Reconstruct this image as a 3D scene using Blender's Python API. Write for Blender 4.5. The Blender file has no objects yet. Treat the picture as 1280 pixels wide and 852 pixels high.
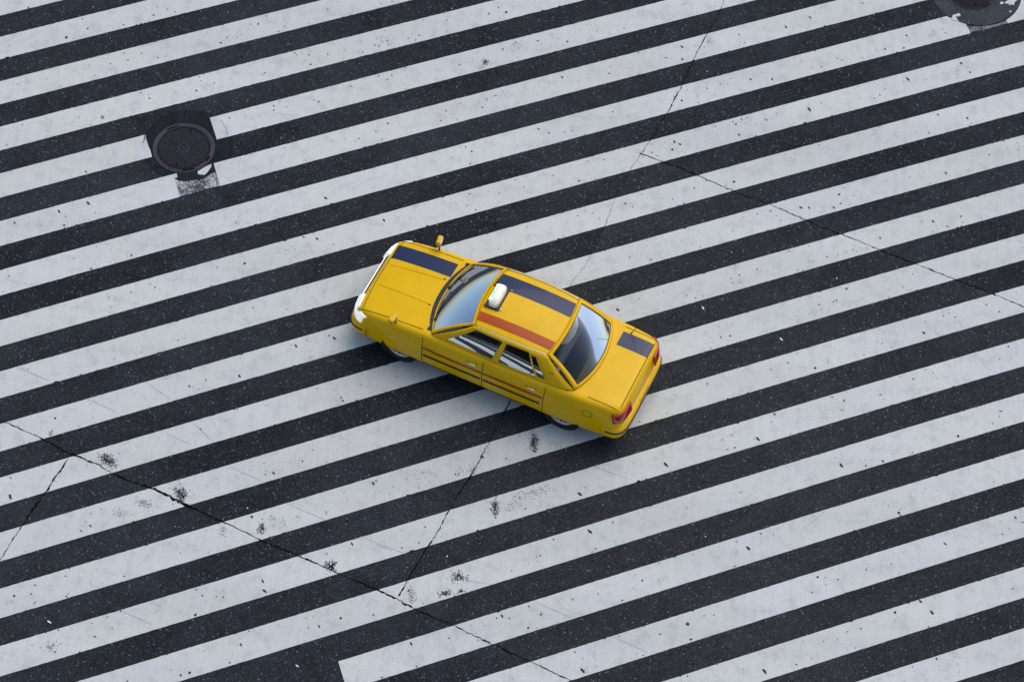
import bpy, bmesh, math, random
import numpy as np
from mathutils import Vector, Matrix
from mathutils.bvhtree import BVHTree
from mathutils.geometry import tessellate_polygon

sc = bpy.context.scene
COL = sc.collection
rnd = random.Random(7)

# ------------------------------------------------------------------ camera
FPX, PITCH, ROLL, CAMH = 3361.35, 0.984888, 0.0675147, 34.26358
STRIPE_A, STRIPE_OFF, STRIPE_W, PITCH_M = 0.4094671, -30.491024, 0.4618331, 0.9
_F = np.array([0, math.cos(PITCH), -math.sin(PITCH)])
_R = np.array([1.0, 0, 0]); _U = np.cross(_R, _F)
_R2 = _R*math.cos(ROLL) + _U*math.sin(ROLL)
_U2 = -_R*math.sin(ROLL) + _U*math.cos(ROLL)
cam_d = bpy.data.cameras.new('camera'); cam = bpy.data.objects.new('camera', cam_d); COL.objects.link(cam)
cam_d.sensor_width = 36; cam_d.lens = FPX*36/1280
cam_d.clip_start = 0.5; cam_d.clip_end = 2000
cam.matrix_world = Matrix(((_R2[0], _U2[0], -_F[0], 0), (_R2[1], _U2[1], -_F[1], 0), (_R2[2], _U2[2], -_F[2], CAMH), (0, 0, 0, 1)))
sc.camera = cam

# ------------------------------------------------------------------ sky and light
w = bpy.data.worlds.new('World'); sc.world = w; w.use_nodes = True
nt = w.node_tree; nt.nodes.clear()
sky = nt.nodes.new('ShaderNodeTexSky'); sky.sky_type = 'NISHITA'; sky.sun_disc = False
SUN_EL, SUN_AZ = math.radians(58), math.radians(42)
sky.sun_elevation = SUN_EL; sky.sun_rotation = SUN_AZ
sky.air_density = 1.0; sky.dust_density = 2.0; sky.ozone_density = 1.0
bg = nt.nodes.new('ShaderNodeBackground'); bg.inputs['Strength'].default_value = 0.09
wo = nt.nodes.new('ShaderNodeOutputWorld')
nt.links.new(sky.outputs[0], bg.inputs[0]); nt.links.new(bg.outputs[0], wo.inputs[0])
sd = bpy.data.lights.new('sun', 'SUN'); sun = bpy.data.objects.new('sun', sd); COL.objects.link(sun)
sd.energy = 1.0; sd.angle = math.radians(60); sd.color = (1.0, 0.965, 0.92)
sdir = Vector((math.sin(SUN_AZ)*math.cos(SUN_EL), math.cos(SUN_AZ)*math.cos(SUN_EL), math.sin(SUN_EL)))
sun.rotation_euler = sdir.to_track_quat('Z', 'Y').to_euler()
sc.view_settings.view_transform = 'Standard'; sc.view_settings.look = 'None'
sc.view_settings.gamma = 1; sc.view_settings.use_curve_mapping = False
sc.view_settings.exposure = 0.57

# ------------------------------------------------------------------ helpers
def G(px, py):
    """point of the ground seen at photograph pixel px, py"""
    d = _F + (px-640)/FPX*_R2 + (426-py)/FPX*_U2
    t = CAMH/(-d[2]); return Vector((d[0]*t, d[1]*t))
ca, sa = math.cos(STRIPE_A), math.sin(STRIPE_A)
def US(v): return (v.x*ca + v.y*sa, v.x*sa - v.y*ca)          # along / across the stripes
def W(u, s): return Vector((u*ca + s*sa, u*sa - s*ca))
_cf = [-0.02395, -0.00014, 0.03721, -0.01345, -0.02141, -0.04418, 0.07738, 0.00615, 0.03929, -0.02186, -0.02774, 0.00956, 0.04278]
def corr(u, k):
    u = (min(max(u, 0), 19.6)-9.129377)/8; k = (min(max(k, 1), 19)-10)/9.
    r = 0; n = 0
    for i in range(4):
        for j in range(4):
            if i+j <= 4: r += _cf[n]*u**i*k**j; n += 1
    return r
def sedge(u, k, top): return STRIPE_OFF + PITCH_M*k - (STRIPE_W if top else 0) + corr(u, k)

class MB:
    def __init__(s): s.v = []; s.f = []; s.m = []
    def add(s, vs, fs, m=0):
        n = len(s.v); s.v += [tuple(v) for v in vs]
        for f in fs: s.f.append([i+n for i in f]); s.m.append(m)
    def grid(s, fn, nu, nv, m=0, flip=False):
        vs = [fn(i/nu, j/nv) for i in range(nu+1) for j in range(nv+1)]
        fs = []
        for i in range(nu):
            for j in range(nv):
                a = i*(nv+1)+j; q = [a, a+nv+1, a+nv+2, a+1]
                fs.append(q[::-1] if flip else q)
        s.add(vs, fs, m)
    def box(s, c, d, R=None, m=0):
        vs = []
        for x in (-.5, .5):
            for y in (-.5, .5):
                for z in (-.5, .5):
                    v = Vector((x*d[0], y*d[1], z*d[2]))
                    if R: v = R @ v
                    vs.append(Vector(c)+v)
        s.add(vs, [[0,1,3,2],[4,6,7,5],[0,4,5,1],[2,3,7,6],[0,2,6,4],[1,5,7,3]], m)
    def lathe(s, prof, n, m=0, M=None, cap=False):
        vs = []
        for r, z in prof:
            for i in range(n):
                a = 2*math.pi*i/n; v = Vector((r*math.cos(a), r*math.sin(a), z))
                vs.append(M @ v if M else v)
        fs = []
        for j in range(len(prof)-1):
            for i in range(n):
                a = j*n+i; b = j*n+(i+1) % n; fs.append([a, b, b+n, a+n])
        if cap: fs.append([(len(prof)-1)*n+i for i in range(n)])
        s.add(vs, fs, m)
    def tube(s, pts, r, n=8, m=0):
        pts = [Vector(p) for p in pts]; vs = []; L = len(pts)
        for i, p in enumerate(pts):
            t = (pts[min(i+1, L-1)]-pts[max(i-1, 0)]).normalized()
            a = t.cross(Vector((0, 0, 1)));
            if a.length < .01: a = t.cross(Vector((1, 0, 0)))
            a.normalize(); b = t.cross(a)
            rr = r[i] if isinstance(r, (list, tuple)) else r
            for k in range(n):
                q = 2*math.pi*k/n; vs.append(p + a*rr*math.cos(q) + b*rr*math.sin(q))
        fs = [[i*n+k, i*n+(k+1) % n, (i+1)*n+(k+1) % n, (i+1)*n+k] for i in range(L-1) for k in range(n)]
        fs += [[k for k in range(n)][::-1], [(L-1)*n+k for k in range(n)]]
        s.add(vs, fs, m)
    def poly(s, pts, z, m=0):
        P = [Vector((p[0], p[1], 0)) for p in pts]
        tr = tessellate_polygon([P])
        fs = []
        for t in tr:
            a, b, c = (P[i] for i in t)
            fs.append(list(t) if (b-a).cross(c-a).z > 0 else list(t)[::-1])
        s.add([(p.x, p.y, z) for p in P], fs, m)
    def build(s, name, mats, parent=None, smooth=True, mods=()):
        me = bpy.data.meshes.new(name); me.from_pydata(s.v, [], s.f)
        if not isinstance(mats, (list, tuple)): mats = [mats]
        for m in mats: me.materials.append(m)
        for p, mi in zip(me.polygons, s.m): p.material_index = mi; p.use_smooth = smooth
        me.update()
        o = bpy.data.objects.new(name, me); COL.objects.link(o)
        if parent: o.parent = parent
        return o
def bevel(o, wd, seg=2, ang=35):
    b = o.modifiers.new('bevel', 'BEVEL'); b.width = wd; b.segments = seg; b.limit_method = 'ANGLE'; b.angle_limit = math.radians(ang); b.harden_normals = False
    return o
def tag(o, label=None, cat=None, group=None, kind=None):
    if label: o['label'] = label
    if cat: o['category'] = cat
    if group: o['group'] = group
    if kind: o['kind'] = kind
    return o
def empty(name, loc=(0,0,0), rz=0):
    o = bpy.data.objects.new(name, None); COL.objects.link(o); o.location = loc; o.rotation_euler = (0,0,rz); o.empty_display_size = .2
    return o

# ------------------------------------------------------------------ materials
def newmat(name):
    m = bpy.data.materials.new(name); m.use_nodes = True
    return m, m.node_tree, m.node_tree.nodes['Principled BSDF']
def N(nt, t, **kw):
    n = nt.nodes.new(t)
    for k, v in kw.items():
        if hasattr(n, k): setattr(n, k, v)
        else: n.inputs[k].default_value = v
    return n
def ramp(nt, fac, stops):
    r = nt.nodes.new('ShaderNodeValToRGB'); e = r.color_ramp.elements
    while len(e) < len(stops): e.new(0.5)
    for el, (p, c) in zip(e, stops):
        el.position = p; el.color = (c, c, c, 1) if isinstance(c, (int, float)) else (*c, 1)
    nt.links.new(fac, r.inputs[0]); return r.outputs[0]
def mixc(nt, f, a, b, mode='MIX'):
    n = nt.nodes.new('ShaderNodeMix'); n.data_type = 'RGBA'; n.blend_type = mode
    for sock, v in ((n.inputs[0], f), (n.inputs[6], a), (n.inputs[7], b)):
        if isinstance(v, (int, float)): sock.default_value = v
        elif isinstance(v, tuple): sock.default_value = (*v, 1)
        else: nt.links.new(v, sock)
    return n.outputs[2]
def coords(nt, rot=0, scale=(1,1,1)):
    t = nt.nodes.new('ShaderNodeNewGeometry'); mp = nt.nodes.new('ShaderNodeMapping')
    mp.inputs['Rotation'].default_value = (0, 0, rot); mp.inputs['Scale'].default_value = scale
    nt.links.new(t.outputs['Position'], mp.inputs[0]); return mp.outputs[0]
def noise(nt, vec, scale, detail=3, rough=.5):
    n = N(nt, 'ShaderNodeTexNoise', Scale=scale, Detail=detail, Roughness=rough); nt.links.new(vec, n.inputs['Vector']); return n.outputs['Fac']

def asphalt(name, base, tint2, fleck=0.20, flt=.62):
    m, nt, p = newmat(name); v = coords(nt)
    big = noise(nt, v, 0.35, 4, .6); mid = noise(nt, v, 3.0, 4, .65); fine = noise(nt, v, 38, 3, .75); grit = noise(nt, v, 120, 2, .6)
    c = mixc(nt, ramp(nt, big, [(.38, 0.), (.62, 1.)]), base, tint2)
    c = mixc(nt, 1.0, c, ramp(nt, mid, [(.28, .74), (.72, 1.24)]), 'MULTIPLY')
    c = mixc(nt, 1.0, c, ramp(nt, fine, [(.33, .50), (.5, .95), (.68, 1.75)]), 'MULTIPLY')
    c = mixc(nt, 1.0, c, ramp(nt, grit, [(.35, .6), (.65, 1.4)]), 'MULTIPLY')
    vo = N(nt, 'ShaderNodeTexVoronoi', Scale=34.0); nt.links.new(v, vo.inputs['Vector'])
    sep = nt.nodes.new('ShaderNodeSeparateColor'); nt.links.new(vo.outputs['Color'], sep.inputs[0])
    pick = ramp(nt, sep.outputs[0], [(.88, 0.), (.95, 1.)])
    dot = ramp(nt, vo.outputs['Distance'], [(.30, 1.), (.50, 0.)])
    mul = N(nt, 'ShaderNodeMath', operation='MULTIPLY'); nt.links.new(pick, mul.inputs[0]); nt.links.new(dot, mul.inputs[1])
    mul2 = N(nt, 'ShaderNodeMath', operation='MULTIPLY'); nt.links.new(mul.outputs[0], mul2.inputs[0]); nt.links.new(sep.outputs[1], mul2.inputs[1])
    c = mixc(nt, mul2.outputs[0], c, (fleck*1.0, fleck*1.03, fleck*1.1))
    vo = N(nt, 'ShaderNodeTexVoronoi', Scale=62.0); nt.links.new(v, vo.inputs['Vector'])
    sep = nt.nodes.new('ShaderNodeSeparateColor'); nt.links.new(vo.outputs['Color'], sep.inputs[0])
    c = mixc(nt, ramp(nt, sep.outputs[1], [(.84, 0.), (1., .55)]), c, (fleck*.5, fleck*.52, fleck*.56))
    nt.links.new(c, p.inputs['Base Color'])
    p.inputs['Roughness'].default_value = .92; p.inputs['Specular IOR Level'].default_value = .18
    b = N(nt, 'ShaderNodeBump', Strength=.55, Distance=.006); nt.links.new(fine, b.inputs['Height']); nt.links.new(b.outputs[0], p.inputs['Normal'])
    return m
def paint(name, col, worn=.5, grime=1.0):
    m, nt, p = newmat(name); v = coords(nt); vd = coords(nt, math.radians(35), (1.0, .07, 1))
    big = noise(nt, v, .5, 4, .6); mid = noise(nt, v, 4.5, 5, .65); fine = noise(nt, v, 30, 4, .7); st = noise(nt, vd, 9, 4, .6)
    dark = tuple(x*.76 for x in col); warm = (col[0]*1.0, col[1]*.985, col[2]*.95)
    c = mixc(nt, ramp(nt, big, [(.35, 0.), (.7, .8)]), col, warm)
    c = mixc(nt, ramp(nt, mid, [(.50, 0.), (.74, .85*grime)]), c, dark)
    c = mixc(nt, 1.0, c, ramp(nt, fine, [(.3, .88), (.65, 1.05)]), 'MULTIPLY')
    c = mixc(nt, 1.0, c, ramp(nt, st, [(.3, .96), (.62, 1.02), (.74, .93)]), 'MULTIPLY')
    # broad greyer wheel tracks along the way the traffic runs
    vt = coords(nt, math.radians(-158), (.05, .55, 1)); c = mixc(nt, 1.0, c, ramp(nt, noise(nt, vt, 1.6, 3, .6), [(.35, .93), (.6, 1.03)]), 'MULTIPLY')
    # fine chips and pinholes where the aggregate shows through
    vo = N(nt, 'ShaderNodeTexVoronoi', Scale=11.0); nt.links.new(v, vo.inputs['Vector'])
    sep = nt.nodes.new('ShaderNodeSeparateColor'); nt.links.new(vo.outputs['Color'], sep.inputs[0])
    pick = ramp(nt, sep.outputs[0], [(.80, 0.), (.84, 1.)]); dot = ramp(nt, vo.outputs['Distance'], [(.05, .7), (.11, 0.)])
    mul = N(nt, 'ShaderNodeMath', operation='MULTIPLY'); nt.links.new(pick, mul.inputs[0]); nt.links.new(dot, mul.inputs[1])
    reg = ramp(nt, noise(nt, v, 1.3, 3), [(.5, .15), (.62, 1.)])
    mul2 = N(nt, 'ShaderNodeMath', operation='MULTIPLY'); nt.links.new(mul.outputs[0], mul2.inputs[0]); nt.links.new(reg, mul2.inputs[1])
    c = mixc(nt, mul2.outputs[0], c, (.05, .052, .06))
    nt.links.new(c, p.inputs['Base Color'])
    p.inputs['Roughness'].default_value = .72; p.inputs['Specular IOR Level'].default_value = .3
    b = N(nt, 'ShaderNodeBump', Strength=.25, Distance=.004); nt.links.new(fine, b.inputs['Height']); nt.links.new(b.outputs[0], p.inputs['Normal'])
    return m
def speckle(name, light=.45, thr=.5):
    m, nt, p = newmat(name); v = coords(nt)
    a = noise(nt, v, 60, 2, .8); bb = noise(nt, v, 5, 2, .5)
    ad = N(nt, 'ShaderNodeMath', operation='ADD'); nt.links.new(a, ad.inputs[0])
    sc_ = N(nt, 'ShaderNodeMath', operation='MULTIPLY'); nt.links.new(bb, sc_.inputs[0]); sc_.inputs[1].default_value = .5; nt.links.new(sc_.outputs[0], ad.inputs[1])
    nt.links.new(ramp(nt, ad.outputs[0], [(thr+.20, (.03, .032, .038)), (thr+.32, (light, light*1.02, light*1.05))]), p.inputs['Base Color'])
    p.inputs['Roughness'].default_value = .85
    return m
def plain(name, col, rough=.6, metal=0, spec=.5, coat=0, var=0.0, vs=12, emit=None, es=0):
    m, nt, p = newmat(name)
    p.inputs['Roughness'].default_value = rough; p.inputs['Metallic'].default_value = metal; p.inputs['Specular IOR Level'].default_value = spec
    p.inputs['Coat Weight'].default_value = coat; p.inputs['Coat Roughness'].default_value = .06
    t = nt.nodes.new('ShaderNodeTexCoord')
    n1 = noise(nt, t.outputs['Object'], vs, 4, .6)
    c = mixc(nt, 1.0, col, ramp(nt, n1, [(.3, 1-var), (.7, 1+var)]), 'MULTIPLY')
    nt.links.new(c, p.inputs['Base Color'])
    if emit: p.inputs['Emission Color'].default_value = (*emit, 1); p.inputs['Emission Strength'].default_value = es
    return m
def glass(name, tint, rough=.02):
    m, nt, p = newmat(name)
    out = nt.nodes['Material Output']
    tr = N(nt, 'ShaderNodeBsdfTransparent'); tr.inputs[0].default_value = (*tint, 1)
    gl = N(nt, 'ShaderNodeBsdfGlossy'); gl.inputs['Roughness'].default_value = rough; gl.inputs['Color'].default_value = (.78, .84, .9, 1)
    fr = N(nt, 'ShaderNodeFresnel', IOR=1.52)
    mx = nt.nodes.new('ShaderNodeMixShader'); nt.links.new(fr.outputs[0], mx.inputs[0]); nt.links.new(tr.outputs[0], mx.inputs[1]); nt.links.new(gl.outputs[0], mx.inputs[2])
    nt.links.new(mx.outputs[0], out.inputs[0]); return m

M_ROAD = asphalt('road_asphalt', (.0150, .0176, .0212), (.0275, .0312, .0358))
M_SLAB = asphalt('grey_asphalt', (.0310, .0328, .0360), (.0225, .0242, .0272))
M_COL1 = asphalt('fresh_asphalt', (.0125, .0140, .018), (.0145, .0165, .021), .06)
M_COL2 = asphalt('collar_concrete', (.052, .056, .064), (.056, .060, .068), .09)
M_PAINT = paint('white_paint', (.640, .651, .622))
M_CREAM = paint('cream_paint', (.59, .61, .595), grime=1.3)
M_SPECK = speckle('worn_paint_speckle', .55, .535)
M_SPECK2 = speckle('worn_paint_speckle_dark', .30, .52)
M_CRACK = plain('crack_shadow', (.006, .006, .007), .95, spec=.05)  # flat near-black of the cracks, collar joint and cover slots
M_TAR = plain('bitumen', (.014, .015, .018), .8, spec=.2, var=.2, vs=20)
M_SPOT = plain('gum_black', (.035, .036, .042), .8, spec=.2, var=.3, vs=30)
M_SCUF = plain('scuff_dark', (.06, .063, .072), .85, spec=.1, var=.5, vs=40)
M_SPOTG = plain('gum_grey', (.22, .23, .25), .8, spec=.2, var=.3, vs=30)
M_LITTER = plain('litter_white', (.8, .8, .78), .7)
M_IRON = plain('cast_iron', (.046, .043, .056), .6, metal=.2, spec=.4, var=.25, vs=25)
M_IRON_D = plain('cast_iron_dark', (.019, .0185, .023), .8, metal=0, spec=.15, var=.25, vs=25)
M_STUD = plain('pale_stud_iron', (.048, .046, .057), .55, metal=.2, spec=.3, var=.3, vs=30)  # lighter than the lid base so the studs stand out
M_IRON_2 = plain('cast_iron_black', (.022, .023, .026), .6, metal=.3, spec=.3, var=.3, vs=25)

# ------------------------------------------------------------------ road
mb = MB(); mb.grid(lambda a, b: (-300+600*a, -280+600*b, 0), 24, 24)
road = mb.build('road', M_ROAD, smooth=False)
tag(road, 'dark blue grey asphalt roadway with pale aggregate specks under the stripes', kind='structure')
C1 = [(908,-6),(897,22),(884,42),(868,72),(852,108),(835,140),(815,172),(803,190),(797,200),(788,212),(780,228),(770,246),(755,285),(733,330),(715,352),(700,385),(676,432),(650,480),(634,508),(603,568),(590,592),(576,613),(560,640),(543,672),(533,685),(515,715),(497,747)]
C2 = [(799,192),(812,196),(830,203),(850,210),(873.5,220),(917,239),(961,255),(1008,275.4),(1024.7,283),(1054,294),(1099.6,312.6),(1147,330.7),(1189,347.5),(1231,363.6),(1243,368),(1283,385)]
C3 = [(-6,524),(8.6,528.6),(27,537),(44,543),(51.8,547.8),(74,559),(86,567),(97,569.8),(108.5,575.4),(123,580),(139,590.7),(160,600),(193,611.3),(215,621.4),(231.8,630.8),(282,653.3),(324,673.5),(378,696.3),(421.6,715.5),(475.4,738.3),(495.5,748.4),(519,760.8),(569.4,782.7),(616.5,805.2),(664,827),(710.5,849),(740,864)]
C4 = [(85,573),(76.4,586.5),(66.6,600),(57.9,613.6),(39.4,639.5),(27.4,657.4),(15,676),(2.5,696),(-8,712)]
slab_px = C2[::-1] + C1[8:] + [(519,760.8),(569.4,782.7),(616.5,805.2),(664,827),(740,864),(900,940),(1400,940),(1400,440)]
mb = MB(); mb.poly([G(*p) for p in slab_px], .002)
tag(mb.build('road_slab', M_SLAB, smooth=False), 'warmer grey asphalt area right of the long seam crack', kind='structure')

def crack(name, pts, wfn, z=.0075, seed=1, thin=.8):
    r = random.Random(seed); P = [G(*p) for p in pts]; Q = []
    for a, b in zip(P, P[1:]):
        n = max(2, int((b-a).length/.035)); d = (b-a).normalized(); nn = Vector((-d.y, d.x))
        for i in range(n):
            Q.append(a.lerp(b, i/n) + nn*r.gauss(0, .006))
    vs = []; fs = []; lo_ = 0
    for i, q in enumerate(Q):
        t = i/(len(Q)-1); d = (Q[min(i+1, len(Q)-1)]-Q[max(i-1, 0)]).normalized(); nn = Vector((-d.y, d.x))
        lo_ = lo_*.8+r.gauss(0, .22); h = wfn(t)*(.30+r.random()*.9)*.5*thin*math.exp(lo_)
        vs += [(q.x+nn.x*h, q.y+nn.y*h, z), (q.x-nn.x*h, q.y-nn.y*h, z)]
    fs = [[2*i, 2*i+1, 2*i+3, 2*i+2] for i in range(len(Q)-1)]
    m = MB(); m.add(vs, fs); return m.build(name, M_CRACK, road, smooth=False)
def pw(tab):
    xs = [a for a, _ in tab]; ys = [b for _, b in tab]
    return lambda t: float(np.interp(t, xs, ys))
crack('crack', C1, pw([(0,.016),(.1,.018),(.2,.016),(.30,.016),(.34,.010),(.4,.005),(.66,.008),(.72,.016),(.76,.010),(.8,.024),(.9,.022),(1,.030)]), seed=1, thin=.95)
crack('crack', C2, pw([(0,.022),(.1,.020),(.25,.016),(.5,.018),(.7,.020),(1,.017)]), seed=2, thin=.8)
crack('crack', C3, pw([(0,.015),(.08,.020),(.14,.045),(.2,.020),(.26,.034),(.32,.036),(.6,.028),(.68,.030),(.8,.015),(1,.017)]), seed=3)
crack('crack', C4, pw([(0,.015),(.12,.040),(.25,.022),(1,.022)]), seed=4)

# ------------------------------------------------------------------ crosswalk stripes
COVER1 = G(229.5, 185.3); COVER2 = G(1214.5, -9.5); COLLAR1 = G(235, 181.5); COLLAR2 = G(1218.5, -12)
def strip(mb, k, u0t, u0b, u1t, u1b, z=.004, seed=0, rough=.0011, trim=None):
    r = random.Random(seed*97+k)
    n = max(2, int((u1t-u0t)/.035)); at = ab = 0
    pts_t = []; pts_b = []
    for i in range(n+1):
        f = i/n; ut = u0t+(u1t-u0t)*f; ub = u0b+(u1b-u0b)*f
        at = at*.4+r.gauss(0, rough); ab = ab*.4+r.gauss(0, rough)
        pts_t.append(W(ut, sedge(ut, k, True)+at)); pts_b.append(W(ub, sedge(ub, k, False)+ab))
    vs = []
    for a, b in zip(pts_t, pts_b): vs += [(a.x, a.y, z), (b.x, b.y, z)]
    mb.add(vs, [[2*i, 2*i+1, 2*i+3, 2*i+2] for i in range(n)])
def upx(x, y): return US(G(x, y))[0]
ULEFT = upx(423, 827); ULEFTb = upx(430.5, 853)
UL, UR = -7.0, 27.0
LBL = {
 1:'white crosswalk stripe in the top left corner, above all others there',
 2:'white crosswalk stripe, second from the top left corner',
 3:'white crosswalk stripe, third from the top left corner, second above the round iron manhole',
 4:'unbroken white crosswalk stripe passing just above the round iron manhole',
 5:'white crosswalk stripe broken by the round iron manhole, with a cream patch right of it',
 6:'white crosswalk stripe broken below the round iron manhole by a speckled worn patch',
 7:'white stripe first below the iron manhole, cut at far right by the concrete collar',
 8:'white crosswalk stripe first below the concrete collared manhole, passing above the taxi',
 9:'white crosswalk stripe meeting the upper front corner of the yellow taxi',
 10:'white crosswalk stripe running under the front bonnet of the yellow taxi',
 11:'white crosswalk stripe running under the middle of the yellow taxi',
 12:'white crosswalk stripe running under the taxi rear door and near wheel',
 13:'white crosswalk stripe with two dark scuffs on the crack, passing under the taxi boot',
 14:'white crosswalk stripe first one wholly clear below the yellow taxi',
 15:'white crosswalk stripe below the taxi where two cracks meet beside a dark scuff',
 16:'white crosswalk stripe whose square cut end shows at the bottom edge',
 17:'white crosswalk stripe, third from the bottom right corner',
 18:'white crosswalk stripe, second from the bottom right corner',
 19:'white crosswalk stripe nearest the bottom right corner'}
for k in range(-2, 23):
    mb = MB(); l, lb = UL, UL
    if k >= 16: l, lb = ULEFT, ULEFTb
    if k == 5:
        strip(mb, k, l, lb, upx(181.4,169.6), upx(190,196.5)); strip(mb, k, upx(262,147), upx(271,174.5), UR, UR)
    elif k == 6:
        strip(mb, k, l, lb, upx(221.3,217.5), upx(225.3,246.3)); strip(mb, k, upx(267,204.5), upx(274.8,232), upx(1150,-4)+.3, upx(1150,-4)+.3); strip(mb, k, upx(1290,-40), upx(1296,-16), UR, UR)
    elif k == 7:
        ua, ub_ = upx(1183.5, 21.3), upx(1213, 41.3)
        strip(mb, k, l, lb, ua, ua-.12)
        ue = ua-.12
        A = W(ua, sedge(ua, k, True)); B = G(1207.4, 30.5); C = W(ub_, sedge(ub_, k, False)); D = W(ue, sedge(ue, k, False))
        mb.poly([A, B, C, D], .004)
        c = [G(1257.7, 25.2), G(1260, 29.5), G(1306, 18), G(1300, -12), G(1276,-5), G(1272.5, 6), G(1267,15)]
        mb.poly(c, .004); strip(mb, k, upx(1300,-12), upx(1306,18), UR, UR)
    else:
        strip(mb, k, l, lb, UR, UR, rough=.0020 if k == 4 else .0011)
    if k == 6:
        f = [(247,214.5),(257,208.5),(264.6,205),(264,209),(259.5,215.3),(255.5,219),(247.5,218)]
        mb.poly([G(*p) for p in f], .0062)
    o = mb.build('crosswalk_stripe', M_PAINT, smooth=False)
    if k in LBL: lab = LBL[k]
    elif k < 1: lab = 'white crosswalk stripe beyond the top left corner of the picture'
    else: lab = 'white crosswalk stripe beyond the bottom right corner of the picture'
    tag(o, lab, 'crosswalk stripe', 'parallel white stripes of the crosswalk')

def blob(mb, c, rx, ry, ang, z, n=14, jag=.15, seed=0, m=0):
    r = random.Random(seed); pts = []
    for i in range(n):
        a = 2*math.pi*i/n; q = 1+r.uniform(-jag, jag)
        x, y = rx*q*math.cos(a), ry*q*math.sin(a)
        pts.append((c.x+x*math.cos(ang)-y*math.sin(ang), c.y+x*math.sin(ang)+y*math.cos(ang), z))
    mb.add(pts, [list(range(n))], m)
# collars of newer asphalt and concrete round the covers
mb = MB(); blob(mb, COLLAR1, .72, .72, 0, .0030, 90, .006, 3)
o = mb.build('collar_patch', M_COL1, road, smooth=False); o['label'] = 'black round asphalt patch around the left manhole'
# stop the collar from hiding the stripe ends it does not cover: the stripe ends lie on it as paint
def onpatch(name, polys, mat, z):
    mb = MB()
    for p in polys: mb.poly([G(*q) for q in p], z)
    return mb.build(name, mat, road, smooth=False)
mb = MB(); blob(mb, COLLAR2, .775, .775, 0, .0085, 90, .004, 5)
o = mb.build('collar_patch', M_COL2, road, smooth=False); o['label'] = 'grey round concrete collar around the top right manhole'
mb = MB()
for i in range(46):
    a0, a1 = -2.2+i*.05, -2.2+(i+1)*.05
    h = .006+.012*max(0, math.sin((i-6)/40*math.pi))
    p = [COLLAR2+Vector((math.cos(a), math.sin(a)))*rr for a, rr in ((a0,.775),(a1,.775),(a1,.775+h),(a0,.775+h))]
    mb.add([(q.x, q.y, .0095) for q in p], [[0,1,2,3]])
mb.build('joint', M_CRACK, road, smooth=False)
onpatch('paint_fragment', [[(1188.5,25),(1191,19.5),(1196,18),(1198.5,17),(1201,19.5),(1198,21.5),(1194.5,21),(1196.5,25),(1198.5,27.5),(1191,26)],
    [(1249.7,4.2),(1252,2.5),(1254.5,3.5),(1254,5.7),(1250,5.9)],[(1255.8,3.5),(1259,1.5),(1262,-2),(1272,-2),(1271.5,1),(1268.5,3),(1267,7.5),(1264.5,6),(1262,7.5),(1260,5),(1257,5.5)],
    [(1261.5,14.5),(1264,14),(1264.4,15.6),(1262,16.3)]], M_PAINT, .0105)
onpatch('worn_patch', [[(219.3,226.3),(232,227),(245,225),(250,225.5),(254.5,223.5),(262,219),(268.6,215),(272,222),(274.6,232.5),(255,237.5),(225,246)]], M_SPECK, .0072)
onpatch('worn_patch', [[(1207.4,31),(1215,33),(1232,32.3),(1244,30),(1257,24.5),(1259.6,29.3),(1237,36),(1213,41.3)]], M_SPECK2, .0045)
onpatch('cream_patch', [[(262.4,147.6),(268,146.3),(276,150),(281,156.5),(284.5,164),(284.5,170.5),(270.9,174.2)]], M_CREAM, .0068)
onpatch('paint_touch_up', [[(174,190),(183,179),(187.5,187),(190.2,196.4),(175,200)]], paint('touch_up_paint', (.63,.65,.645)), .0068)
# bitumen crust between the worn patch and the collar
onpatch('bitumen_smear', [[(222,216),(240,219),(247,218.3),(255.8,219.3),(259.8,215.8),(264.4,209.5),(265,205),(268,210),(268.6,215.4),(262,218.6),(256,221.3),(254.7,224),(250,225.3),(245,224.6),(232,226.6),(223,225.6),(219,224.5),(219,222.8),(222,222)]], M_TAR, .0078)
mb = MB()
mb.tube([(*G(181.6,169.5), .006), (*G(181,174), .006), (*G(178.7,179), .006)], [.018, .014, .004], 5)
mb.tube([(*G(276,150), .006), (*G(280,157), .006), (*G(284,163), .006), (*G(284.5,170), .006)], .004, 4)
mb.build('paint_chip', M_SPOTG, road, smooth=False)

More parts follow.
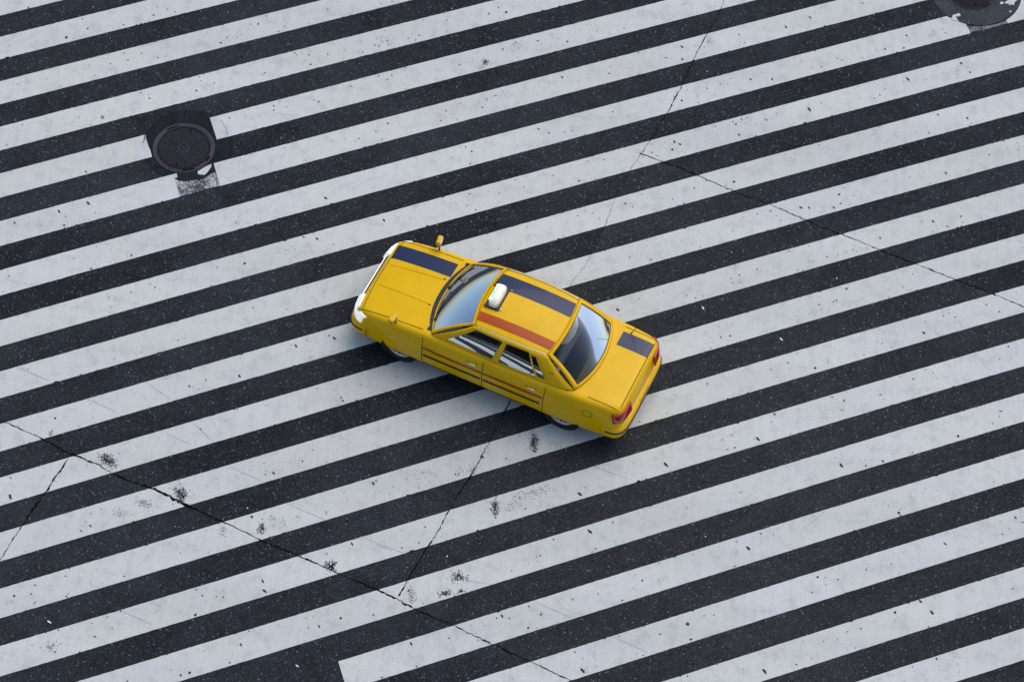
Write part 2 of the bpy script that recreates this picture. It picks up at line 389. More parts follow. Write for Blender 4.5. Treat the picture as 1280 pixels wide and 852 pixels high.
# ------------------------------------------------------------------ manhole covers
def manhole(c, rf, label, black, rz):
    t = empty('manhole_cover', (c.x, c.y, 0), rz)
    tag(t, label, 'manhole cover')
    m1, m2 = (M_IRON, M_IRON_D) if not black else (M_IRON_2, M_IRON_D)
    f = MB(); k = rf/.48
    m3 = M_STUD if not black else M_IRON_2
    f.lathe([(.492*k,.0), (.488*k,.013), (.462*k,.014), (.457*k,.008), (.450*k,.008), (.447*k,.0155), (.430*k,.0155), (.427*k,.006), (.418*k,.006)], 96)
    f.build('frame', m1, t)
    cv = MB(); R = .418*k
    cv.lathe([(R-.004,.004), (R-.005,.017), (R-.018*k,.018), (R-.020*k,.010), (.001,.010)], 96, 0)
    R2 = R-.026
    p = .054
    n = int(R2/p)+1
    for i in range(-n*2, n*2+1):
        for j in range(-n*2, n*2+1):
            x = i*p; y = j*p*.62 ; x += (p/2 if j % 2 else 0)
            rr = math.hypot(x, y)
            if rr > R2-.012 or rr < .085*k: continue
            z0, z1 = .0101, .0175; a, b = .0150, .0100
            d = .6 if (i+j) % 2 else -.6
            vs = [(x+sx*a, y+sy*b, z0) for sx, sy in ((-1,-1),(1,-1),(1,1),(-1,1))] + [(x+sx*a*.7, y+sy*b*.7, z1) for sx, sy in ((-1,-1),(1,-1),(1,1),(-1,1))]
            cv.add(vs, [[4,5,6,7],[0,1,5,4],[1,2,6,5],[2,3,7,6],[3,0,4,7]], 1)
    lid = cv.build('lid', [m2, m3], t, smooth=False)
    e = MB(); e.lathe([(.078*k,.010), (.077*k,.016), (.068*k,.016), (.067*k,.011)], 40)
    for s in (-1, 1):
        e.tube([(s*.030*k*math.cos(q), .034*k*math.sin(q), .013) for q in [(-1.1+.22*i) for i in range(11)]], .0065, 6)
    e.box((0, 0, .013), (.012, .05*k, .008)); e.box((0,-.062*k,.013), (.11*k,.01,.006))
    for i in range(7): e.box((-.075+.025*i, -.098-.006*abs(3-i)*-1, .014), (.014, .016, .007))
    e.build('emblem', m1, lid, smooth=False)
    for s in (-1, 1):
        h = MB(); h.box((s*.03, s*.345*k, .0185), (.022, .04, .003)); h.build('key_slot', M_CRACK, lid, smooth=False)
    for a0, a1 in ((2.0,2.45),(-1.4,-.95),(-.45,-.2)):
        h = MB()
        for q in range(6):
            a = a0+(a1-a0)*q/6; b = a0+(a1-a0)*(q+1)/6
            pp = [(math.cos(z)*r_, math.sin(z)*r_, .0162) for z, r_ in ((a,.434*k),(b,.434*k),(b,.458*k),(a,.458*k))]
            h.add(pp, [[0,1,2,3]])
        h.build('rim_slot', M_CRACK, lid, smooth=False)
    return t
manhole(COVER1, .485, 'round purple grey cast iron manhole cover with raised studs, in a black asphalt patch', False, math.radians(-6))
manhole(COVER2, .40, 'black round manhole cover inside a wide grey concrete collar, cut by the top edge', True, .3)

# ------------------------------------------------------------------ marks on the paint
SPOTS = '''830,474,27 1031,242,13 1098,363,18 1921,195,18 1965,94,9 2093,121,9 2190,155,13 2277,178,9 1864,262,9 544,618,9 1549,668,13 1774,672,13 1972,726,13 2069,709,9 2015,806,13 1115,830,9 1381,799,13 752,1078,9 591,988,9 2761,541,18 2963,467,9 3016,440,9 3228,306,18 3329,208,13 3483,400,13 3554,232,9 3131,309,9 2754,860,13 2496,964,13 2543,937,9 2677,1041,13 2775,1092,9 2879,984,9 3312,917,13 3282,934,9 3685,665,13 3708,692,9 3776,672,9 3883,810,18 4098,685,13s 4098,118,13 1760,1162,13 1868,1233,16 1545,1334,9 3497,1270,11 3423,1327,18 3923,1256,11 3987,1276,18 2872,1478,13 3144,1478,9 3144,1931,9 3554,1854,13 4031,1108,9 84,1814,11 803,2818,18 1105,2543,27s 739,2647,22s 185,2788,18s 1075,2150,18s 4071,2479,22s 1377,2150,9 1780,1545,9 1166,94,9w 4771,54,11 4902,24,11 5647,111,9w 5584,259,11 6111,178,16 6326,161,22 6235,101,13s 6450,537,13 6719,514,13 7092,524,18 6286,621,18s 6423,561,9 6574,608,9 4811,386,9 5103,480,13s 5241,447,13 5154,433,9 5197,501,9 4687,571,13 4539,658,13 4310,632,9 4384,1082,13 4734,951,13 4898,947,13 5073,850,11 7028,971,18s 7616,924,16 7979,665,13 8526,591,18s 8533,746,13s 7801,359,13 5752,1293,13 5577,1391,13 5513,1512,13 6030,1347,13 6084,1246,13 6198,1199,13 4848,1545,16 4700,1643,13 4445,1767,9 5073,1112,9 5822,1841,13 5896,1898,16 5644,1975,9 5879,2052,13 5752,1999,7 6732,1616,16 6860,1666,16 7051,1653,9 7156,1633,9 7310,1686,13 8523,1260,18 8331,1125,9 5869,2425,13 6239,2422,13 5946,2623,13 6443,2254,9 6551,2335,9 6910,2193,13 7240,2264,16 7139,2311,9 7344,2022,11 7448,2244,9 4798,2754,22s 7317,2640,13 7223,2701,13 7911,2586,13 7817,2546,16 8029,2429,9 8405,2492,11 6695,2754,11 8147,1908,13 8405,1874,22 8429,1774,22s 8499,1807,18s 8214,1948,9 8476,2570,9 8524,588,22s 8527,746,18s 9823,343,22s 10126,222,20s 10784,47,13 9306,541,11 9239,437,13s 11332,450,18s 11298,605,18 11066,618,18s 10784,726,9 10468,739,9 10270,840,13s 10146,846,9 9380,994,18s 9652,994,18s 8836,1108,13s 9004,1058,13s 8718,1206,9 8524,1263,16 8732,1287,13 9162,1525,11 9199,1555,18 9269,1498,9 9340,1471,9 9320,1549,11 9444,1549,9 9242,1690,18s 8937,1582,11 8507,1807,13 10112,1367,31s 11349,994,27s 12017,796,22s 12124,907,16s 10744,1229,9 10929,1233,9 11725,1438,18s 12091,1481,18s 11611,1666,13 12145,1545,9 10727,1680,9 12544,1767,13 12366,1938,13 12726,1878,11 11825,2167,18s 11627,2294,9 9175,2274,22 9074,2324,11 8678,2355,13 8550,2543,13 10012,2597,22s 10112,2597,18s 10425,2597,18s 9632,2637,13 12010,2707,16 11523,2768,11 11836,2832,13s 8836,897,9w 1643,3193,18 1142,3361,18 111,3451,13 1827,3075,9 1938,3593,13 964,3841,9 2711,3344,11 2644,3572,9 1424,4486,13 1011,4684,13 3702,4325,22s 4179,4227,22s 4115,4190,11 3880,4469,9 2993,4698,22s 2368,4829,18s 689,5225,18s 4286,5007,18s 2076,4735,9 3057,3294,22 3964,2988,22s 3796,2964,18s 4172,3058,11 4070,2476,17s 4803,2757,17s 5869,2427,10 5947,2625,10 4170,3059,10 4178,4229,21s 3700,4327,17s 4108,4198,7 7724,3875,23s 8693,3725,11 9011,4218,11 9130,4199,11 8890,4354,8 8476,4258,9 9096,5615,15 9189,5593,11 9025,5497,11 9462,5480,19s 9152,5446,8 6679,5638,23s 8327,5813,26s 6327,5728,11 8755,3092,13 9162,2887,9 9138,3485,9 9242,3438,13 9246,3529,9 9461,3367,11 8691,3724,11 9971,3378,13 10038,3378,9 10116,3079,11 10337,3210,13 10475,3189,13 10583,3146,9 10663,3126,13 10704,3142,9 10838,3105,9 11003,2978,16 8786,3851,22sw 9766,4241,22sw 10458,3482,13w 9145,3159,9w 10237,3807,13 10421,3771,13 10458,3757,13 9941,3945,9 9011,4217,13 9125,4197,13 9850,4536,13 9961,4419,13 9639,4620,11 10190,4600,22 10035,4825,18 10166,4812,18 11795,3945,13 11859,3915,9 11940,3965,13 11567,4022,9 11547,4160,22s 12329,3807,13 12491,3895,13 11029,4291,9 11137,4342,9 10798,4439,13 12605,4332,13 11254,4711,13 11416,4735,13 11003,4936,13 10549,5007,18 10401,4963,13 11664,4661,9 12514,5138,13 12020,5249,9 11977,5450,22 12407,5292,9 9474,5484,27s 9182,5595,13 9095,5615,13 9138,5433,9 9682,5175,18s 12470,4133,36 128,6208,31s 134,5969,13s 1132,6570,18s 1014,6634,13s 3420,5912,22s 3782,5761,13s 4078,6396,13 3147,6456,22 3094,6349,13w 178,7444,18 433,7313,13 393,7420,13 833,7450,18s 2251,6906,9 3285,7262,22s 3309,7383,27s 2529,7440,13 2445,7682,22 1344,7706,13 1508,7635,13 618,7770,22sw 732,7870,13 403,8062,9 692,8146,13 998,8146,13 3013,8055,18s 3991,7827,18s 3823,7722,9 4259,7722,18 2372,8404,22 2261,8435,18 2875,8280,13 3715,8320,18sw 6030,5710,22s 6326,5731,11 4667,6043,22s 6568,6355,13 5315,6584,13 4401,6795,22s 5023,6842,13 7246,6174,31s 8321,5804,27s 7374,6641,31s 6753,6943,13 5587,6950,13w 5869,6889,18 6920,6742,13 6709,6957,9 8029,7252,16 7938,7178,9 7475,7420,11 6763,7675,18 6601,7843,18 6276,7696,22s 6366,7722,13s 6208,7722,13 6611,7575,13s 5140,8042,22s 5614,7971,13 5207,8324,13 5973,7995,9 4667,7682,13s 7280,8374,31s 7189,8146,13s 8039,8186,11 8237,7239,9 7743,7951,9 9256,6150,11 9397,6298,13 10515,5815,27s 11036,5761,18s 10824,5815,13 11234,6406,22 11254,6439,13 9511,6668,13 9672,6678,9 9357,6852,27s 9182,7074,13 10220,7209,18 10314,7215,9 11815,6795,18s 8802,7689,13 8597,7796,27 12692,6466,18s 12783,6527,13s 12531,6674,11 11187,7652,22 11506,7514,22s 11647,7649,27s 11607,7830,13 11708,8230,18s 9555,8384,31s 9954,8300,13 10149,8223,9 8591,8445,13 11406,8330,9 10035,8001,9 10761,6953,13 8819,6705,9w'''
mb = MB(); sr = random.Random(11)
for i, w_ in enumerate(SPOTS.split()):
    wht = w_.endswith('w'); w_ = w_.rstrip('w'); st = w_.endswith('s'); w_ = w_.rstrip('s')
    x, y, r_ = (float(q) for q in w_.split(',')); x /= 10; y /= 10; r_ /= 1000
    c = G(x, y); r_ = max(r_*.95, .009); z = .0088 + (i % 5)*.00015
    if st: blob(mb, c, r_*1.55, r_*.62, math.radians(-48+sr.uniform(-14, 14)), z, 10, .25, i, 2 if wht else 0)
    else: blob(mb, c, r_*1.0, r_*.95, sr.uniform(0, 3), z, 9, .22, i, 2 if wht else (0 if sr.random() < .85 or r_ > .015 else 1))
for i in range(1500):                                            # the many tiny flecks
    k = sr.randint(0, 20); u = sr.uniform(-.5, 20.5)
    if k >= 16 and u < ULEFT: continue
    s_ = sedge(u, k, True) + sr.uniform(.02, .44)
    c = W(u, s_); r_ = sr.uniform(.004, .0085) if sr.random() < .93 else sr.uniform(.010, .014)
    blob(mb, c, r_*sr.uniform(1, 2.2), r_, sr.uniform(0, 3), .0088, 6, .3, i, sr.choice((0, 1, 1)))
for i in range(420):                                            # bites out of the paint edges
    k = sr.randint(0, 20); u = sr.uniform(-.5, 20.5); r_ = sr.uniform(.004, .011)*(1.6 if sr.random() < .12 else 1)
    if k >= 16 and u < ULEFT: continue
    tp = sr.random() < .5; c = W(u, sedge(u, k, tp) + (.002 if tp else -.002)); blob(mb, c, r_*sr.uniform(1, 2.6), r_, STRIPE_A, .0087, 8, .4, i, 3)
for i in range(150):                                            # dark gum on the bare asphalt
    k = sr.randint(0, 20); u = sr.uniform(-.5, 20.5); s_ = sedge(u, k, False) + sr.uniform(.02, .42)
    c = W(u, s_); r_ = sr.uniform(.012, .026); blob(mb, c, r_*sr.uniform(1, 1.5), r_, sr.uniform(0, 3), .0045, 9, .2, i, 3)
o = mb.build('pavement_spots', [M_SPOT, M_SPOTG, M_LITTER, M_TAR], smooth=False)
tag(o, 'small black gum spots and chips scattered over the white stripes', kind='stuff')
mb = MB(); sr = random.Random(5)
def scuff(x, y, rx, ry, n, ang=0, big=.007, m=0):
    for i in range(n):
        a = sr.gauss(0, .44)*rx; b = sr.gauss(0, .44)*ry
        px_ = x + a*math.cos(ang) - b*math.sin(ang); py_ = y + a*math.sin(ang) + b*math.cos(ang)
        c = G(px_, py_); r_ = sr.uniform(.35, 1)*big
        u, s_ = US(c); kk = (s_-STRIPE_OFF)/PITCH_M; k = math.ceil(kk)
        if not (sedge(u, k, True)+.006 < s_ < sedge(u, k, False)-.006): continue
        blob(mb, c, r_*sr.uniform(1, 1.8), r_, sr.uniform(0, 3), .0082, 6, .35, i, 1 if sr.random() < .35 else m)
D = math.radians(35)
for a in [(135,575,14,8,330,D,.008),(226,618,11,9,300,.9,.008),(182,630,16,6,130,.2,.006),(150,640,14,8,60,0,.006),(327,660,5,8,120,.2,.008),(340,648,22,9,70,.3,.005),(413,707,9,9,120,.9,.010),(278,663,5,14,50,-.3,.006),(619,634,6,13,200,-.1,.008),(640,632,14,10,60,0,.006),(668,552,6,13,260,0,.008),(668,615,30,9,120,-.2,.007),(571,720,7,9,130,.9,.008),(580,722,10,5,50,.2,.008),(558,741,9,4,80,-.1,.010),(576,739,6,3.5,50,-.4,.009),(514,742,6,14,110,-.25,.006),(592,588,6,8,40,0,.008),(530,590,26,12,60,.1,.006),(607,78,5,6,110,0,.007),(600,84,8,6,30,0,.006),(788,447,12,9,260,.2,.009),(64,543,3,6,40,.4,.007),(105,150,0,0,0),(128,147,3,3,30,0,.006),(65,808,14,8,55,0,.007),(930,150,8,5,30,0,.005),(1166,43,8,6,70,0,.004,1),(886,52,5,5,60,0,.005,1),(140,470,20,10,30,0,.005,1),(1002,345,10,6,30,0,.006),(575,590,10,8,40,0,.006),(490,570,30,8,60,0,.005),(255,640,10,6,40,0,.006),(690,45,14,8,50,.3,.005,1),(480,50,14,5,40,.3,.006,1)]:
    scuff(*a)
o = mb.build('worn_scuffs', [M_SCUF, M_SPOTG], smooth=False)
tag(o, 'clusters of dark speckled wear on the white paint beside the cracks', kind='stuff')
# faint grey tyre scrapes on the paint
M_SCR = plain('tyre_scrape', (.47, .49, .515), .75, spec=.2, var=.1, vs=30)
mb = MB()
for (x0, y0, x1, y1, wd) in [(25,460,62,476,.02),(184,479,213,499,.012),(240,527,268,553,.014),(113,500,150,517,.014),(205,540,240,556,.01),(287,583,325,600,.012),(360,630,420,655,.012),(150,762,190,780,.02),(186,752,203,759,.014),(190,750,203,757,.01),(470,680,490,688,.02),(452,671,520,697,.012),(560,722,615,730,.01),(670,752,715,772,.014),(765,795,810,815,.016),(985,690,960,708,.01),(1030,640,1000,665,.012),(290,43,277,53,.008),(625,118,628,126,.008),(508,162,512,158,.008),(1200,300,1205,312,.006),(595,620,640,640,.01),(720,575,790,600,.01),(850,15,830,30,.01)]:
    a, b = G(x0, y0), G(x1, y1); d = (b-a).normalized(); n = Vector((-d.y, d.x))
    K = 10; vs = []
    for i in range(K+1):
        t = i/K; q = a.lerp(b, t); h = wd*.5*math.sin(math.pi*(.04+.92*t))
        vs += [(q.x+n.x*h, q.y+n.y*h, .0068), (q.x-n.x*h, q.y-n.y*h, .0068)]
    for i in range(K):
        cc = a.lerp(b, (i+.5)/K); u, s_ = US(cc); k = math.ceil((s_-STRIPE_OFF)/PITCH_M)
        if sedge(u, k, True)+.01 < s_ < sedge(u, k, False)-.01: mb.add(vs[2*i:2*i+4], [[0,1,3,2]])
mb.build('tyre_scrape', M_SCR, road, smooth=False)

# ------------------------------------------------------------------ taxi
M_YEL = plain('taxi_yellow', (.90, .52, .0012), .32, spec=.16, coat=.16, var=.05, vs=3)
M_NAVY = plain('navy_band', (.022, .032, .085), .30, spec=.25, coat=.25, var=.04, vs=3)
M_RED = plain('red_band', (.50, .085, .010), .30, spec=.2, coat=.15, var=.04, vs=3)
M_BLK = plain('black_trim', (.018, .018, .020), .5, var=.15)
M_GAP = plain('panel_gap', (.012, .011, .010), .8)
M_RUB = plain('tyre_rubber', (.022, .022, .024), .8, spec=.2, var=.2)
M_CHR = plain('chrome', (.62, .63, .65), .18, metal=1, var=.05)
M_RIM = plain('wheel_silver', (.45, .46, .48), .35, metal=.8, var=.08)
M_SEAT = plain('seat_cover_white', (.66, .66, .64), .85, var=.08, vs=8)
M_INT = plain('interior_grey', (.075, .075, .082), .8, var=.1)
M_HL = plain('headlight_lit', (.9, .9, .9), .1, emit=(1.0, .98, .95), es=14.0)
M_HLR = plain('headlight_bowl', (.8, .81, .83), .12, metal=.3, emit=(1, .99, .97), es=.35)
M_AMB = plain('indicator_amber', (.75, .22, .02), .2, coat=.5)
M_TL = plain('tail_light_red', (.42, .012, .010), .15, coat=.6)
M_LAMPB = plain('roof_lamp_white', (.82, .80, .70), .3, coat=.3, emit=(1, .93, .7), es=.15)
M_LED = plain('green_led', (.2, .8, .3), .4, emit=(.35, 1.0, .35), es=4.0)
M_PLATE = plain('plate_green', (.02, .16, .07), .5)
M_LET = plain('plate_white', (.8, .8, .8), .5)
M_GLASS = glass('tinted_glass', (.30, .33, .36)); M_WS = glass('windscreen_glass', (.50, .54, .56))

taxi = empty('taxi', (-0.115, 22.481, 0), math.radians(158.0))
tag(taxi, 'yellow taxi sedan with red and navy roof bands and lit headlights crossing the stripes', 'taxi')

def cr(tab):
    xs = [t[0] for t in tab]; ys = [t[1] for t in tab]; n = len(xs)
    h = [xs[i+1]-xs[i] for i in range(n-1)]; d = [(ys[i+1]-ys[i])/h[i] for i in range(n-1)]
    m = [d[0]] + [0 if d[i-1]*d[i] <= 0 else 2*d[i-1]*d[i]/(d[i-1]+d[i]) for i in range(1, n-1)] + [d[-1]]
    def f(x):
        x = min(max(x, xs[0]), xs[-1]); i = max(j for j in range(n-1) if xs[j] <= x) if x < xs[-1] else n-2
        t = (x-xs[i])/h[i]
        return (2*t**3-3*t*t+1)*ys[i]+(t**3-2*t*t+t)*h[i]*m[i]+(-2*t**3+3*t*t)*ys[i+1]+(t**3-t*t)*h[i]*m[i+1]
    return f
XF, XR = 2.20, -2.24
fW = cr([(XR,.62),(-2.21,.70),(-2.14,.765),(-2.0,.80),(-1.5,.835),(-.8,.848),(.5,.848),(1.3,.838),(1.8,.815),(2.02,.785),(2.14,.735),(2.18,.68),(XF,.60)])
fZ = cr([(XR,.70),(-2.225,.84),(-2.19,.905),(-2.12,.935),(-1.9,.948),(-1.5,.950),(.9,.940),(1.1,.925),(1.5,.890),(1.9,.835),(2.06,.800),(2.13,.765),(2.17,.70),(XF,.56)])
# profile: (lateral fraction of the width minus inset, height fraction)
prof = [(0,0,0.0),(.55,0,0.0),(.86,0,.005),(1,.035,.03),(1,.010,.12),(1,.002,.30),(1,.0,.50),(1,.006,.62),(1,.004,.66),(1,.022,.82),(1,.040,.91),(1,.066,.965),(1,.105,.992),(.80,.0,1.004),(.60,0,1.012),(.30,0,1.022),(0,0,1.026)]
def sec(x):
    w_, zt = fW(x), fZ(x); zb = .215 if XR+.1 < x < XF-.1 else .25
    return [(f*w_-ins, zb+(zt-zb)*h) for f, ins, h in prof]
def smooth_poly(P, n):
    L = [0]
    for a, b in zip(P, P[1:]): L.append(L[-1]+math.hypot(b[0]-a[0], b[1]-a[1]))
    L = [l+i*1e-6 for i, l in enumerate(L)]
    fy, fz = cr(list(zip(L, [p[0] for p in P]))), cr(list(zip(L, [p[1] for p in P])))
    out = []
    for i in range(len(P)-1):
        for j in range(n): q = L[i]+(L[i+1]-L[i])*j/n; out.append((fy(q), fz(q)))
    out.append(P[-1]); return out
SUBP = 3
XDOOR = (.98, -.02, -1.02)                                     # front edge, mid gap, rear edge of the doors
st_ = sorted(set([round(XR+i*(XF-XR)/110, 4) for i in range(111)] + [XR+.004, XR+.012, XR+.03, XR+.05, XF-.004, XF-.012, XF-.03, XF-.05] + list(XDOOR) + [1.02, -1.62]))
rows = [smooth_poly(sec(x), SUBP) for x in st_]; NP = len(rows[0])
half = [[Vector((x, y, z)) for y, z in r] for x, r in zip(st_, rows)]
verts = []; 
for r in half:
    verts += [Vector((p.x, p.y, p.z)) for p in r] + [Vector((p.x, -p.y, p.z)) for p in r[-2:0:-1]]
NR = 2*NP-2
mb = MB(); fs = []
for i in range(len(st_)-1):
    for j in range(NR): fs.append([i*NR+j, i*NR+(j+1) % NR, (i+1)*NR+(j+1) % NR, (i+1)*NR+j])
fs.append([j for j in range(NR)][::-1]); fs.append([(len(st_)-1)*NR+j for j in range(NR)])
mb.add(verts, fs)
raw = mb.build('shell_raw', [M_YEL, M_BLK])
bm = bmesh.new(); bm.from_mesh(raw.data); bmesh.ops.recalc_face_normals(bm, faces=bm.faces); bm.to_mesh(raw.data); bm.free()
BODY_BVH = BVHTree.FromObject(raw, bpy.context.evaluated_depsgraph_get())
WX = (1.38, -1.32); WR = .312
cutters = []
for wx in WX:
    for s in (-1, 1):
        c = MB(); Mx = Matrix.Translation((wx, s*.46, .31)) @ Matrix.Rotation(math.radians(90), 4, 'X')
        c.lathe([(.355, -.42), (.355, .22)], 48, 0, Mx, False)
        n = 48; c.f.append(list(range(n))); c.m.append(0); c.f.append([n+i for i in range(n)][::-1]); c.m.append(0)
        if s > 0:
            pass
        co = c.build('cutter', M_BLK, smooth=False)
        co.data.materials.clear(); co.data.materials.append(M_YEL); co.data.materials.append(M_BLK)
        for p in co.data.polygons: p.material_index = 1
        if s < 0:
            for v in co.data.vertices: v.co.y = -v.co.y - 0.0
            for v in co.data.vertices: v.co.y = -abs(v.co.y) if True else v.co.y
        bm = bmesh.new(); bm.from_mesh(co.data); bmesh.ops.recalc_face_normals(bm, faces=bm.faces); bm.to_mesh(co.data); bm.free()
        cutters.append(co)
# every cutter spans from inside the body out past its flank
for co, (wx, s) in zip(cutters, [(wx, s) for wx in WX for s in (-1, 1)]):
    ys = [v.co.y for v in co.data.vertices]; lo, hi = min(ys), max(ys)
    for v in co.data.vertices: v.co.y = s*.55 if (v.co.y == lo) == (s > 0) else s*1.1
    bm = bmesh.new(); bm.from_mesh(co.data); bmesh.ops.recalc_face_normals(bm, faces=bm.faces); bm.to_mesh(co.data); bm.free()
    md = raw.modifiers.new('arch', 'BOOLEAN'); md.operation = 'DIFFERENCE'; md.solver = 'EXACT'; md.object = co
bpy.context.view_layer.update()
dg = bpy.context.evaluated_depsgraph_get()
me = bpy.data.meshes.new_from_object(raw.evaluated_get(dg))
for co in cutters: bpy.data.objects.remove(co)
bpy.data.objects.remove(raw)
# split the shell into its panels
bm = bmesh.new(); bm.from_mesh(me)
rm = [f for f in bm.faces if f.calc_center_median().z > .90 and abs(f.calc_center_median().y) < .665 and -1.40 < f.calc_center_median().x < .80]
bmesh.ops.delete(bm, geom=rm, context='FACES'); bm.to_mesh(me); bm.free()
def panel_of(c):
    ay = abs(c.y)
    if ay > .74 and .27 < c.z < .925 and XDOOR[2] < c.x < XDOOR[0]:
        k = 'front' if c.x > XDOOR[1] else 'rear'
        return ('door', k, 1 if c.y > 0 else -1)
    if c.z > .74 and ay < .70 and 1.02 < c.x < 2.12: return ('bonnet',)
    if c.z > .90 and ay < .70 and -2.17 < c.x < -1.62: return ('boot_lid',)
    return ('body',)
groups = {}
for p in me.polygons: groups.setdefault(panel_of(p.center), []).append(p)
mnames = [m.name for m in me.materials]
PANEL = {}
for key, ps in groups.items():
    m = MB(); ix = {}
    for p in ps:
        f = []
        for vi in p.vertices:
            if vi not in ix: ix[vi] = len(m.v); m.v.append(tuple(me.vertices[vi].co))
            f.append(ix[vi])
        m.f.append(f); m.m.append(1 if 'black' in (mnames[p.material_index] if mnames else '') else 0)
    PANEL[key] = m.build(key[0], [M_YEL, M_BLK], taxi)
    mm = PANEL[key].modifiers.new('w', 'WEIGHTED_NORMAL') if False else None
body = PANEL[('body',)]

def on_body(x, y, top=True, side=1, z=None, off=.002):
    if top:
        h = BODY_BVH.ray_cast(Vector((x, y, 3)), Vector((0, 0, -1)))
    else:
        h = BODY_BVH.ray_cast(Vector((x, side*2, z)), Vector((0, -side, 0)))
    return h[0] + h[1]*off, h[1]
def ribbon(mb, pts, wd, off=.0022, m=0):
    """pts = list of ('t', x, y) or ('s', side, x, z) laid on the shell"""
    P = []; Nn = []
    for a in pts:
        p, n = on_body(a[1], a[2], off=off) if a[0] == 't' else on_body(a[2], 0, False, a[1], a[3], off)
        P.append(p); Nn.append(n)
    vs = []
    for i, p in enumerate(P):
        d = (P[min(i+1, len(P)-1)]-P[max(i-1, 0)]).normalized(); s = d.cross(Nn[i]).normalized()*wd/2
        vs += [p+s, p-s]
    mb.add(vs, [[2*i, 2*i+1, 2*i+3, 2*i+2] for i in range(len(P)-1)], m)
def lin(a, b, n): return [a+(b-a)*i/n for i in range(n+1)]
g = MB()
for s in (1, -1):
    for x in XDOOR: ribbon(g, [('s', s, x+(.0 if x != XDOOR[2] else (0 if z < .6 else (z-.6)*-.05)), z) for z in lin(.29, .915, 14)], .011)
    ribbon(g, [('s', s, x, .285) for x in lin(XDOOR[2], XDOOR[0], 20)], .010)
    ribbon(g, [('t', x, s*.70) for x in lin(1.03, 2.08, 22)], .010)
    ribbon(g, [('t', x, s*.69) for x in lin(-1.66, -2.15, 12)], .010)
ribbon(g, [('t', 2.09-.05*(y/.7)**2, y) for y in lin(-.70, .70, 24)], .010)
ribbon(g, [('t', -2.165, y) for y in lin(-.69, .69, 20)], .010)
g.build('panel_gap', M_GAP, body)
g = MB()
for s in (1, -1):
    g.tube([on_body(x, s*(.20+.05*(2.06-x)), off=.001)[0] for x in lin(1.12, 2.04, 20)], [.001]+[.007]*19+[.001], 6)
g.build('bonnet_crease', M_YEL, PANEL[('bonnet',)])
# cowl at the foot of the windscreen
g = MB(); g.grid(lambda a, b: (lambda x, y: on_body(x, y, off=.004)[0])(1.00+.10*b-.17*(abs(2*a-1))**2.2, (2*a-1)*.68), 24, 3)
g.build('cowl', M_BLK, taxi)
# lower sill, darker
g = MB()
for s in (1, -1):
    g.grid(lambda a, b: on_body(0, 0, False, s, .235+.045*b, .003)[0]*0 + Vector((-.93+1.92*a, 0, 0)) + Vector((0, on_body(-.93+1.92*a, 0, False, s, .24+.04*b, .004)[0].y, .24+.04*b)), 20, 2)
g.build('sill', M_BLK, body)
# side rubbing strip
for s in (1, -1):
    for x0, x1, key in ((XDOOR[1]+.02, XDOOR[0]-.02, 'front'), (XDOOR[2]+.05, XDOOR[1]-.02, 'rear')):
        g = MB(); ribbon(g, [('s', s, x, .50) for x in lin(x0, x1, 14)], .045, .007)
        g.build('rubbing_strip', M_BLK, PANEL[('door', key, s)])
        h = MB(); hx = x0+.10 if s else 0
        p = on_body(hx+.02, 0, False, s, .80)[0]
        h.tube([(hx-.02, p.y+s*.004, .80), (hx, p.y+s*.030, .803), (hx+.12, p.y+s*.032, .803), (hx+.14, p.y+s*.004, .80)], .011, 8)
        h.build('door_handle', M_CHR, PANEL[('door', key, s)])

# ---------------- greenhouse
def wsb(s): return Vector((1.015-.145*abs(s)**2.2, s*.715, .955-.018*s*s))        # foot of the windscreen, s = -1..1
def wst(s): return Vector((.335-.075*s*s, s*.565, 1.425-.050*abs(s)**2.4))
def rwt(s): return Vector((-.985+.055*s*s, s*.555, 1.418-.050*abs(s)**2.4))
def rwb(s): return Vector((-1.60+.17*abs(s)**2.2, s*.675, .972-.012*s*s))
def bul(a, b, t, up): 
    p = a.lerp(b, t); k = 4*t*(1-t)*up; return p, k
def WSs(s, t): p = wsb(s).lerp(wst(s), t); return p + Vector((.5, 0, .85))*(.030*4*t*(1-t))
def RWs(s, t): p = rwb(s).lerp(rwt(s), t); return p + Vector((-.55, 0, .8))*(.035*4*t*(1-t))
def ROs(s, t):
    f, r = wst(s), rwt(s); p = r.lerp(f, t)
    w_ = 1+.05*4*t*(1-t); p.y *= w_; p.z += .040*4*t*(1-t)*(1-.55*s*s); return p
def SDs(side):
    def f(t, h):                                               # t 0 rear .. 1 front, h 0 belt .. 1 roof rail
        top = ROs(side, t); bot = rwb(side).lerp(wsb(side), t); bot.y = side*(.700+.040*math.sin(math.pi*min(1, max(0, .08+.84*t))))
        if t < 1e-6: bot = rwb(side)
        if t > 1-1e-6: bot = wsb(side)
        bot.z = .945 if 0 < t < 1 else bot.z
        p = bot.lerp(top, h); p.y += side*.028*4*h*(1-h); return p
    return f
